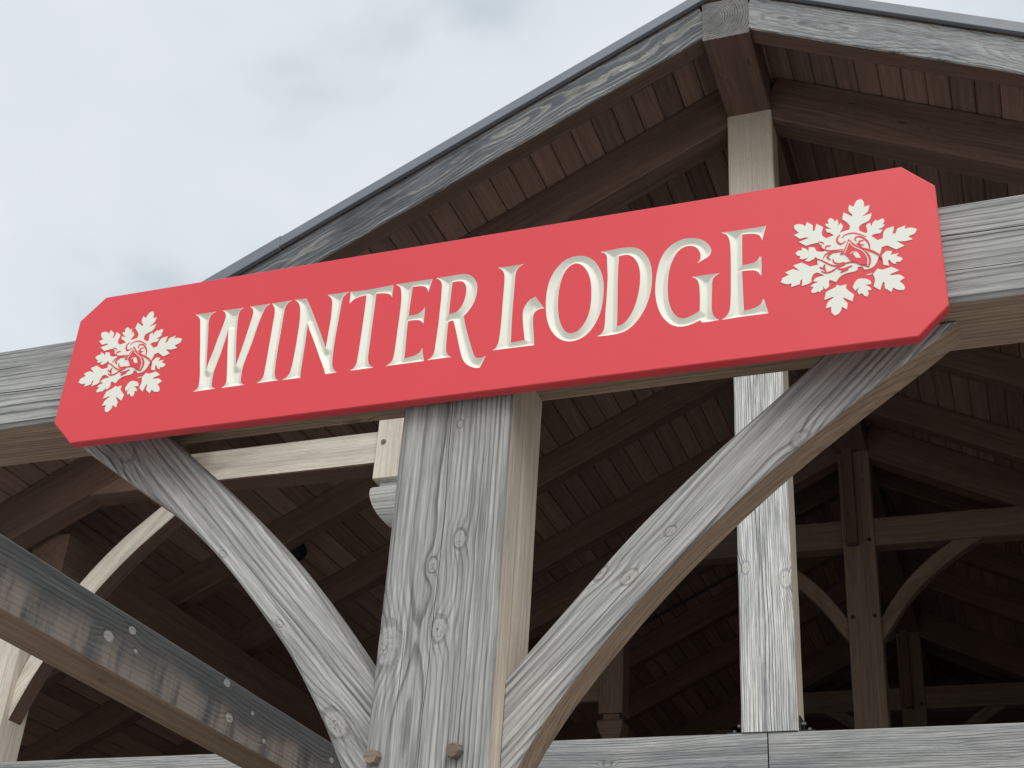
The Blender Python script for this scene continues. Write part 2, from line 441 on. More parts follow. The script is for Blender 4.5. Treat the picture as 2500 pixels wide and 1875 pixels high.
def lathe_square(name, prof, seg=5):
    """Drop finial: square plan with curved flanks. prof [(half,z)...] top to bottom."""
    vs_, fs = [], []
    for hw, z in prof:
        for sx, sy in ((-1, -1), (1, -1), (1, 1), (-1, 1)):
            vs_.append((sx * hw, sy * hw, z))
    n = len(prof)
    for i in range(n - 1):
        for k in range(4):
            a, b = i * 4 + k, i * 4 + (k + 1) % 4
            fs.append((a, a + 4, b + 4, b))
    fs.append((0, 1, 2, 3)); fs.append(tuple(reversed(range((n - 1) * 4, n * 4))))
    me = bpy.data.meshes.new(name); me.from_pydata(vs_, [], fs); me.update()
    bm = bmesh.new(); bm.from_mesh(me); bmesh.ops.recalc_face_normals(bm, faces=bm.faces)
    bm.to_mesh(me); bm.free()
    return me

def tube(name, pts, r, n=10):
    vs_, fs = [], []
    P = [Vector(p) for p in pts]
    for i, p in enumerate(P):
        d = (P[min(i + 1, len(P) - 1)] - P[max(i - 1, 0)]).normalized()
        a = d.cross(Vector((0, 1, 0.01))).normalized(); b = d.cross(a)
        for k in range(n):
            t_ = 2 * math.pi * k / n
            vs_.append(tuple(p + a * r * math.cos(t_) + b * r * math.sin(t_)))
    for i in range(len(P) - 1):
        for k in range(n):
            u, v = i * n + k, i * n + (k + 1) % n
            fs.append((u, v, v + n, u + n))
    fs.append(tuple(reversed(range(n)))); fs.append(tuple(range((len(P) - 1) * n, len(P) * n)))
    me = bpy.data.meshes.new(name); me.from_pydata(vs_, [], fs); me.update()
    return me

def smooth_curve(pts, closed=True, step=0.004, corner=38):
    """Catmull-Rom through traced points; turns sharper than `corner` degrees stay sharp."""
    n = len(pts)
    P = [Vector((p[0], p[1])) for p in pts]
    def is_corner(i):
        if not closed and i in (0, n - 1): return True
        a = P[i] - P[i - 1]; b = P[(i + 1) % n] - P[i]
        return math.degrees(a.angle(b, 0)) > corner
    cor = [is_corner(i) for i in range(n)]
    out = []
    for i in range(n if closed else n - 1):
        p1, p2 = P[i], P[(i + 1) % n]
        L = (p2 - p1).length
        t1 = (p2 - p1) if cor[i] else (p2 - P[i - 1]) * (L / max(1e-6, L + (p1 - P[i - 1]).length))
        j = (i + 1) % n
        t2 = (p2 - p1) if cor[j] else (P[(j + 1) % n] - p1) * (L / max(1e-6, L + (P[(j + 1) % n] - p2).length))
        m = max(1, int(L / step))
        for k in range(m):
            s = k / m
            q = p1 * (2*s**3 - 3*s*s + 1) + t1 * (s**3 - 2*s*s + s) + p2 * (-2*s**3 + 3*s*s) + t2 * (s**3 - s*s)
            out.append((q.x, q.y))
    if not closed: out.append(tuple(P[-1]))
    return out

def inside(px, loops):
    c = np.zeros(len(px), bool)
    for lp in loops:
        a = np.asarray(lp); b = np.roll(a, -1, 0)
        for (x1, y1), (x2, y2) in zip(a, b):
            if y1 == y2: continue
            m = ((y1 > px[:, 1]) != (y2 > px[:, 1])) & (px[:, 0] < (x2 - x1) * (px[:, 1] - y1) / (y2 - y1) + x1)
            c ^= m
    return c

def seg_dist(px, loops):
    d = np.full(len(px), 1e9)
    for lp in loops:
        a = np.asarray(lp); b = np.roll(a, -1, 0)
        for p, q in zip(a, b):
            v = q - p; L2 = (v * v).sum()
            if L2 < 1e-14: continue
            t_ = np.clip(((px - p) @ v) / L2, 0, 1)
            d = np.minimum(d, np.hypot(*(px - p - t_[:, None] * v).T))
    return d

def cdt(loops, extra=()):
    verts, edges = [], []
    for lp in loops:
        s = len(verts); n = len(lp)
        verts += [Vector(p) for p in lp]
        edges += [(s + i, s + (i + 1) % n) for i in range(n)]
    verts += [Vector(p) for p in extra]
    v, e_, f, *_ = delaunay_2d_cdt(verts, edges, [], 0, 1e-6)
    V = np.array([(p.x, p.y) for p in v]); F = np.array([tuple(t_) for t_ in f if len(t_) == 3])
    cen = V[F].mean(1)
    return V, F[inside(cen, loops)]

def flat_plate(name, loops_list, y_front, y_back):
    """Thin plates (x,z outlines) with sides, all in one mesh."""
    vs_, fs = [], []
    for loops in loops_list:
        V, F = cdt(loops)
        s = len(vs_)
        vs_ += [(x, y_front, z) for x, z in V]
        for t_ in F:
            a, b, c = (int(i) + s for i in t_)
            fs.append((a, b, c))
        for lp in loops:
            s = len(vs_); n = len(lp)
            vs_ += [(x, y_front, z) for x, z in lp] + [(x, y_back, z) for x, z in lp]
            fs += [(s + i, s + (i + 1) % n, s + n + (i + 1) % n, s + n + i) for i in range(n)]
    me = bpy.data.meshes.new(name); me.from_pydata(vs_, [], fs); me.update()
    return me

def ribbon(width, taper, pts):
    """Outline of a brush stroke of given width, thinning to both ends if taper."""
    c = [Vector(p) for p in smooth_curve(pts, False, 0.0015, 80)]
    l, r_ = [], []
    for i, p in enumerate(c):
        d = c[min(i + 1, len(c) - 1)] - c[max(i - 1, 0)]
        nrm = Vector((-d.y, d.x)).normalized()
        s = i / (len(c) - 1)
        w = width / 2 * (0.3 + 0.7 * math.sin(math.pi * min(1, max(0, 0.12 + 0.8 * s))) if taper else 1)
        l.append(tuple(p + nrm * w)); r_.append(tuple(p - nrm * w))
    return l + r_[::-1]

UP = Vector((0, 0, 1))
# ------------------------------------------------------------------ ground
def sheet(name, x0, x1, y0, y1, z, mat):
    me = bpy.data.meshes.new(name)
    me.from_pydata([(x0, y0, z), (x1, y0, z), (x1, y1, z), (x0, y1, z)], [], [(0, 1, 2, 3)])
    return tag(link(name, me, mat), kind='structure')
sheet('ground', -600, 600, -600, 600, -0.008, M['turf'])
sheet('pavement', -30, 30, -26, 30, 0.0, M['paving'])
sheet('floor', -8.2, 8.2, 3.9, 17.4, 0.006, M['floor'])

# ------------------------------------------------------------------ the timber hall
PIT = 0.5                                   # roof pitch 6:12
def deck_z(x): return 4.84 - PIT * abs(x)
RAKE_Y, BACK_Y, EAVE = 3.70, 17.3, 7.8
TRUSS_Y = (4.45, 9.60, 14.75)
hall = empty('timber_hall', (0, 4.45, 0), 'open timber framed hall with brown boarded gable roof behind the red sign', 'building')

roof = bpy.data.objects.new('roof', None); COL.objects.link(roof)
roof.parent = hall; roof.matrix_basis = Matrix.Translation((0, 0, 4.84 + H0))
# decking boards, laid along the ridge, seen from below
BX = 0.1428
cs = math.cos(math.atan(PIT)); sn_ = math.sin(math.atan(PIT))
bw = BX / cs
board_mesh = None
def make_board():
    g, v, th = 0.0024, 0.008, 0.035
    a, b = -bw / 2 + g, bw / 2 - g
    prof = [(a + v, 0), (b - v, 0), (b, v), (b, th), (a, th), (a, v)]
    Ly = BACK_Y - RAKE_Y - 0.03
    vs_ = [(-Ly / 2, p, q) for p, q in prof] + [(Ly / 2, p, q) for p, q in prof]
    fs = [(i, (i + 1) % 6, 6 + (i + 1) % 6, 6 + i) for i in range(6)] + [tuple(reversed(range(6))), tuple(range(6, 12))]
    me = bpy.data.meshes.new('deck_board'); me.from_pydata(vs_, [], fs); me.update()
    bm = bmesh.new(); bm.from_mesh(me); bmesh.ops.recalc_face_normals(bm, faces=bm.faces); bm.to_mesh(me); bm.free()
    return me
board_mesh = make_board()
nb = int(EAVE / BX)
for side in (-1, 1):
    for i in range(nb):
        xc = side * (0.02 + BX * (i + 0.5))
        zc = deck_z(xc) + 0.003 + random.uniform(0, 0.0025) + H0
        # local X along world Y, local Y down-slope, local Z up-normal
        X = Vector((0, 1, 0)); Z = Vector((side * sn_, 0, cs)); Y = Z.cross(X)
        yc = (RAKE_Y + BACK_Y) / 2
        mw = Matrix(((X.x, Y.x, Z.x, xc), (X.y, Y.y, Z.y, yc), (X.z, Y.z, Z.z, zc), (0, 0, 0, 1)))
        link('deck_board', board_mesh, M['deck'], roof, mw)
# metal roofing over the boards, and the folded fascia along the rake
for side in (-1, 1):
    me = slab_mesh('roof_sheet', [(0, 0.045), (side * (EAVE + 0.08), 0.045 - PIT * (EAVE + 0.08)), (side * (EAVE + 0.08), 0.078 - PIT * (EAVE + 0.08)), (0, 0.078)], RAKE_Y + 0.004, BACK_Y + 0.05, 0)
    link('roof_sheet', me, M['roofing'], roof, Matrix.Translation((0, 0, 4.84 + H0)))
def fascia(xa, xb, y0, y1, lo, hi):
    me = slab_mesh('metal_fascia', [(xa, deck_z(xa) + lo), (xb, deck_z(xb) + lo), (xb, deck_z(xb) + hi), (xa, deck_z(xa) + hi)], y0, y1, 0.003)
    return link('metal_fascia', me, M['fascia'], roof, Matrix.Translation((0, 0, H0)))
fascia(-3.06, -0.005, RAKE_Y - 0.035, RAKE_Y + 0.001, 0.008, 0.09)
fascia(-EAVE - 0.08, -3.02, RAKE_Y - 0.041, RAKE_Y - 0.004, -0.004, 0.094)
fascia(0.005, 3.4, RAKE_Y - 0.035, RAKE_Y + 0.001, 0.008, 0.09)
fascia(3.36, EAVE + 0.08, RAKE_Y - 0.041, RAKE_Y - 0.004, -0.004, 0.094)

def rafter(name, side, y, wy, vh, mats, x0=0.10, x1=EAVE, top=0.0, slots=None, parent=hall):
    zc = lambda x: deck_z(x) + top - vh / 2
    o = beam(name, (side * x0, y + wy / 2, zc(x0)), (side * x1, y + wy / 2, zc(x1)), wy, vh * cs, mats, parent, slots=slots)
    return o
under = lambda n: 1 if n.z < -0.5 else 0
def front_only(n): return 0 if n.y < -0.5 else 1
def side_slots(side):
    # local Y of the rafter frame points to -Y world for side=+1 ... exposed outer face is slot 0
    return (lambda n: 0 if n.y * (1 if side < 0 else 1) * (-1 if side > 0 else 1) > 0.5 else 1)
# exposed rake rafters
for side, mat in ((-1, 'rake'), (1, 'rake_right')):
    o = rafter('rake_rafter', side, RAKE_Y, 0.14, 0.288, [M[mat], M['brown']], slots=None, x0=0.12)
    fy = o.matrix_basis.to_3x3()
    for p in o.data.polygons:
        p.material_index = 0 if (fy @ p.normal).y < -0.3 else 1
# ridge beam: weathered end grain, brown behind
def two_tone(o, test):
    mw = o.matrix_basis.to_3x3()
    for p in o.data.polygons:
        p.material_index = 0 if test(mw @ p.normal) else 1
rb = beam('ridge_beam', (0, RAKE_Y - 0.006, 4.602), (0, BACK_Y - 0.02, 4.602), 0.30, 0.324, [M['ridge_end'], M['brown']], hall)
two_tone(rb, lambda n: n.y < -0.5)
# common rafters
for y in (6.32, 7.47, 8.78, 10.45, 11.75, 13.05, 15.6):
    for side in (-1, 1):
        rafter('common_rafter', side, y, 0.14, 0.285, M['brown'])
# side plates carrying the rafters, on wall posts
for side in (-1, 1):
    beam('side_plate', (side * 5.2, 4.72, 1.66), (side * 5.2, BACK_Y - 0.05, 1.66), 0.30, 0.48, M['brown'], hall)

def arc_brace(name, xc_pts, y0, y1, mats, parent, flip=1, slots=None):
    return link(name, slab_mesh(name, [(flip * x, z) for x, z in xc_pts], y0, y1, 0.006, slots), mats, parent, Matrix.Translation((0, 0, H0)))

def arc_outline(lo, up_, step=0.04):
    a = smooth_curve(lo, False, step, 80); b = smooth_curve(up_, False, step, 80)
    return a + b[::-1]

def oriented_brace(name, outline, y0, y1, mats, parent, ang, origin, test=None, mirror=1):
    """Curved brace whose local X runs along its chord so the grain does too."""
    ox, oz = origin
    ca, sa = math.cos(ang), math.sin(ang)
    loc = []
    for x, z in outline:
        dx, dz = mirror * x - ox, z - oz
        loc.append((dx * ca + dz * sa, -dx * sa + dz * ca))
    me = slab_mesh(name, loc, y0, y1, 0.007)
    mw = Matrix(((ca, 0, -sa, ox), (0, 1, 0, 0), (sa, 0, ca, oz + H0), (0, 0, 0, 1)))
    o = link(name, me, mats, parent, mw)
    if test:
        m3 = mw.to_3x3()
        for p in me.polygons: p.material_index = 0 if test(m3 @ p.normal) else 1
    return o

FINIAL = [(0.078, 0.06), (0.078, 0.0), (0.110, -0.004), (0.120, -0.014), (0.123, -0.035), (0.122, -0.06), (0.116, -0.09), (0.106, -0.12), (0.092, -0.15), (0.074, -0.18), (0.053, -0.205), (0.030, -0.228), (0.006, -0.246)]
def truss(y, front):
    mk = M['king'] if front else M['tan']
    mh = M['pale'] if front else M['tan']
    D = 0.23
    k = beam('king_post', (0, y + D / 2, 0.183), (0, y + D / 2, 4.442), 0.30, D, [mk, M['post_side'] if front else M['tan']], hall, up=(0, -1, 0))
    two_tone(k, lambda n: n.y < -0.5)
    for side in (-1, 1):
        rafter('principal_rafter', side, y + 0.02, 0.20, 0.385, M['brown'], x0=0.13)
        # tie beam, two lengths butted under the king post
        tb = beam('tie_beam', (side * 0.0035 - 0.012, y + 0.006 + D / 2, 0.03), (side * 7.2, y + 0.006 + D / 2, 0.03), D, 0.30, [M['tie'] if front else M['brown'], M['brown']], hall)
        two_tone(tb, lambda n: n.y < -0.5 or n.z > 0.5)
        # collar
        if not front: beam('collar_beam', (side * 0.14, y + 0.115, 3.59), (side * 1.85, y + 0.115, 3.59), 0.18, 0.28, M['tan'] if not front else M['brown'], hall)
        # curved braces king post to collar
        lo = [(0.14, 2.50), (0.25, 2.66), (0.42, 2.90), (0.66, 3.14), (0.93, 3.34), (1.12, 3.455)]
        up_ = [(0.14, 2.72), (0.23, 2.86), (0.38, 3.06), (0.56, 3.24), (0.74, 3.38), (0.86, 3.455)]
        out = arc_outline(lo, up_)
        if side < 0: out = [(-x, z) for x, z in out][::-1]
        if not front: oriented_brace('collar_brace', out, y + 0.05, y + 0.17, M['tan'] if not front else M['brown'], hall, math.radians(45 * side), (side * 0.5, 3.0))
        # hammer beam with its hanging post and drop finial
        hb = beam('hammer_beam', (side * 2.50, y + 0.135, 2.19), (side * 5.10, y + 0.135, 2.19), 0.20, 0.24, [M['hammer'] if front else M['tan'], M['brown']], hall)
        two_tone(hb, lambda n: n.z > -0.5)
        px = side * 2.41
        hp = beam('hanging_post', (px, y + 0.12, 1.942), (px, y + 0.12, deck_z(px) - 0.36), 0.24, 0.24, mh, hall, up=(0, -1, 0))
        me = lathe_square('drop_finial', FINIAL)
        # grain runs down: local X = down
        rot = Matrix.Translation((px, y + 0.12, 1.885 + H0)) 
        link('drop_finial', me, M['finial'] if front else M['tan'], hp, rot)
        # wall post and the curved brace under the hammer beam
        beam('wall_post', (side * 5.17, y + 0.125, -H0), (side * 5.17, y + 0.125, 1.415), 0.30, 0.25, M['pale'] if front else M['brown'], hall, up=(0, -1, 0))
        lo = [(5.03, 0.45), (4.90, 0.77), (4.74, 1.06), (4.56, 1.325), (4.335, 1.585), (4.055, 1.84), (3.79, 2.072)]
        up_ = [(5.03, 0.72), (4.985, 0.86), (4.85, 1.16), (4.68, 1.43), (4.45, 1.69), (4.18, 1.92), (3.99, 2.072)]
        out = arc_outline(lo, up_)
        if side < 0: out = [(-x, z) for x, z in out]
        oriented_brace('hammer_brace', out, y + 0.06, y + 0.20, [mh, M['brown']], hall, math.radians(-50 * side), (side * 4.5, 1.5), lambda n: n.y < -0.3 or n.z > 0)
    def peg_on(par, xw, zw, r_, mat):
        link('peg', tube('peg', [(xw, y + 0.03, zw), (xw, y - 0.008, zw)], r_, 8), M[mat], par, Matrix.Translation((0, 0, H0)))
    if front:
        for c in hall.children:
            if c.name.startswith('hanging_post') and c.matrix_basis.translation.x < 0:
                peg_on(c, -2.475, 2.205, 0.017, 'tan')
    else:
        for xw, zw in ((-0.1, 3.50), (0.1, 3.50), (-0.1, 2.74), (0.1, 2.74)):
            peg_on(k, xw, zw, 0.02, 'peg_dark')
    if not front:
        beam('hanger_strut', (-0.05, y - 0.055, 3.44), (-0.05, y - 0.055, 4.44), 0.10, 0.10, M['brown'], hall, up=(0, -1, 0))
    else:
        # angle brackets and bolts at the king post's foot
        for side in (-1, 1):
            b = link('steel_bracket', slab_mesh('steel_bracket', [(side * 0.152, 0.184), (side * 0.235, 0.184), (side * 0.235, 0.192), (side * 0.16, 0.192), (side * 0.16, 0.27), (side * 0.152, 0.27)], y + 0.03, y + 0.15, 0.001), M['steel'], k, Matrix.Translation((0, 0, H0)))
            for bx, bz, hz in ((0.20, 0.192, 1), (0.16, 0.235, 0)):
                pts = [(side * bx, y + 0.07, bz), (side * bx, y + 0.07, bz + 0.02)] if hz else [(side * bx, y + 0.07, bz), (side * (bx + 0.022), y + 0.07, bz)]
                link('bolt', tube('bolt', pts, 0.011, 6), M['galv'], k, Matrix.Translation((0, 0, H0)))
            link('bolt', tube('bolt', [(side * 0.36, y + 0.07, 0.181), (side * 0.36, y + 0.07, 0.192)], 0.013, 6), M['galv'], k, Matrix.Translation((0, 0, H0)))
M['peg_dark'] = paint('dark_peg', (0.03, 0.022, 0.018), 0.7)
M['finial'] = wood('silver_finial_wood', (0.62, 0.61, 0.58), (0.22, 0.21, 0.20), 90, (0.02, 0.03), 0.02, 0.75, 0.3, 0.35,
                   (0.45, 0.44, 0.42), 0.5, 0.003)
for i, y in enumerate(TRUSS_Y):
    truss(y, i == 0)
# closed boarded gable at the far end, plus unseen low walls added to cut side light
gw = slab_mesh('gable_wall', [(-EAVE, -H0 + 0.007), (EAVE, -H0 + 0.007), (EAVE, deck_z(EAVE) + 0.03), (0, 4.868), (-EAVE, deck_z(EAVE) + 0.03)], BACK_Y - 0.03, BACK_Y + 0.12, 0)
link('gable_wall', gw, M['brown'], hall, Matrix.Translation((0, 0, H0)))
for side in (-1, 1):
    sw = slab_mesh('light_blocking_wall', [(side * 7.6, -H0 + 0.007), (side * 7.72, -H0 + 0.007), (side * 7.72, 0.7), (side * 7.6, 0.7)], 5.0, BACK_Y - 0.04, 0)
    link('light_blocking_wall', sw, M['brown'], hall, Matrix.Translation((0, 0, H0)))

# conduits and the round ceiling fitting under the boards
def conduit(x0, x1, y, label):
    k = 6
    pts = [(x0 + (x1 - x0) * i / k, y, deck_z(x0 + (x1 - x0) * i / k) - 0.02 + H0) for i in range(k + 1)]
    o = link('conduit', tube('conduit', pts, 0.014, 8), M['black'])
    return tag(o, label, 'conduit', 'conduits under the roof boards')
conduit(-7.4, -4.52, 6.76, 'black electrical conduit under the roof boards, left of the centre post')
conduit(-3.0, -1.0, 11.46, 'black electrical conduit on the deep roof boards behind the right curved brace')
def ceiling_fitting():
    prof = [(0.0, 0.0), (0.04, 0.0), (0.04, -0.06), (0.09, -0.065), (0.096, -0.08), (0.096, -0.12), (0.085, -0.14), (0.06, -0.15), (0.05, -0.17), (0.02, -0.185), (0.0, -0.187)]
    n = 20; vs_, fs = [], []
    for r_, z in prof:
        for k in range(n):
            a = 2 * math.pi * k / n
            vs_.append((r_ * math.cos(a), r_ * math.sin(a), z))
    for i in range(len(prof) - 1):
        for k in range(n):
            a, b = i * n + k, i * n + (k + 1) % n
            fs.append((a, a + n, b + n, b))
    me = bpy.data.meshes.new('ceiling_fitting'); me.from_pydata(vs_, [], fs); me.update()
    X = Vector((cs, 0, sn_)); Z = Vector((-sn_, 0, cs)); Y = Z.cross(X)
    p = Vector((-4.40, 6.72, deck_z(-4.42) + H0 + 0.0))
    mw = Matrix(((X.x, Y.x, Z.x, p.x), (X.y, Y.y, Z.y, p.y), (X.z, Y.z, Z.z, p.z), (0, 0, 0, 1)))
    return tag(link('ceiling_fitting', me, M['black'], None, mw), 'small round black fitting on the roof boards left of the post', 'ceiling fitting')
ceiling_fitting()

# ------------------------------------------------------------------ the sign frame
fr = empty('timber_arch', (0, 0.17, 0), 'weathered grey timber frame of post, beam and curved braces carrying the red sign', 'timber frame')
BY0, BY1 = 0.05, 0.285
fb = beam('front_beam', (-3.0, (BY0 + BY1) / 2, 0.01), (3.0, (BY0 + BY1) / 2, 0.01), BY1 - BY0, 0.28, [M['beam'], M['beam_under']], fr, ch=0.012)
two_tone(fb, lambda n: n.y < -0.3 or n.z > 0.5)
post = beam('post', (0, (BY0 + BY1) / 2 - 0.001, -H0), (0, (BY0 + BY1) / 2 - 0.001, -0.1305), 0.30, BY1 - BY0, [M['post'], M['post_side']], fr, up=(0, -1, 0), ch=0.012)
two_tone(post, lambda n: n.y < -0.3 or n.x < -0.5)
for side in (-1, 1):
    if side > 0:
        lo = [(0.145, -1.24), (0.194, -1.146), (0.221, -1.096), (0.267, -1.024), (0.325, -0.945), (0.39, -0.865), (0.46, -0.784), (0.531, -0.708), (0.61, -0.630), (0.70, -0.547), (0.80, -0.461), (0.894, -0.386), (0.987, -0.316), (1.08, -0.248), (1.161, -0.189), (1.235, -0.131)]
        up_ = [(0.145, -0.952), (0.18, -0.911), (0.241, -0.841), (0.317, -0.755), (0.40, -0.660), (0.476, -0.579), (0.548, -0.509), (0.66, -0.405), (0.805, -0.281), (0.877, -0.217), (0.97, -0.131)]
        yb = 0.24
    else:
        lo = [(0.145, -1.33), (0.20, -1.225), (0.253, -1.132), (0.315, -1.024), (0.362, -0.951), (0.432, -0.851), (0.51, -0.759), (0.591, -0.669), (0.673, -0.584), (0.755, -0.508), (0.872, -0.415), (1.04, -0.303), (1.214, -0.183), (1.29, -0.131)]
        up_ = [(0.145, -0.985), (0.199, -0.921), (0.299, -0.796), (0.396, -0.680), (0.513, -0.552), (0.648, -0.421), (0.799, -0.286), (0.913, -0.189), (0.98, -0.131)]
        yb = 0.28
    out = arc_outline(lo, up_, 0.03)
    if side < 0: out = [(-x, z) for x, z in out]
    ang = math.radians(46) * side
    o = oriented_brace('curved_brace', out, 0.132, yb, [M['brace_left' if side < 0 else 'brace'], M['beam_under']], fr, ang, (side * 0.62, -0.6), lambda n: n.y < -0.3 or n.z > 0.2)
    # timber running back to the hall, weather stained
    xb = side * 2.585
    db = beam('link_beam', (xb, BY1 + 0.002, 0.012), (xb, 4.454, 0.012), 0.23, 0.285, [M['dark_beam'], M['beam_under']], fr)
    two_tone(db, lambda n: n.z > -0.4)
    beam('end_post', (side * 2.585, (BY0 + BY1) / 2, -H0), (side * 2.585, (BY0 + BY1) / 2, -0.1305), 0.28, BY1 - BY0 - 0.004, [M['brace']], fr, up=(0, -1, 0))
for x, z in ((-0.122, -1.152), (0.076, -1.144)):
    me = tube('peg', [(0, 0.10, 0), (0, 0.034, 0), (0, 0.022, 0)], 0.0185, 8)
    for v in me.vertices:
        if v.co.y < 0.03: v.co.x *= 0.82; v.co.z *= 0.82
    link('peg', me, M['peg'], post, Matrix.Translation((x, 0, z + H0)) @ Matrix.Rotation(math.radians(8), 4, 'X'))

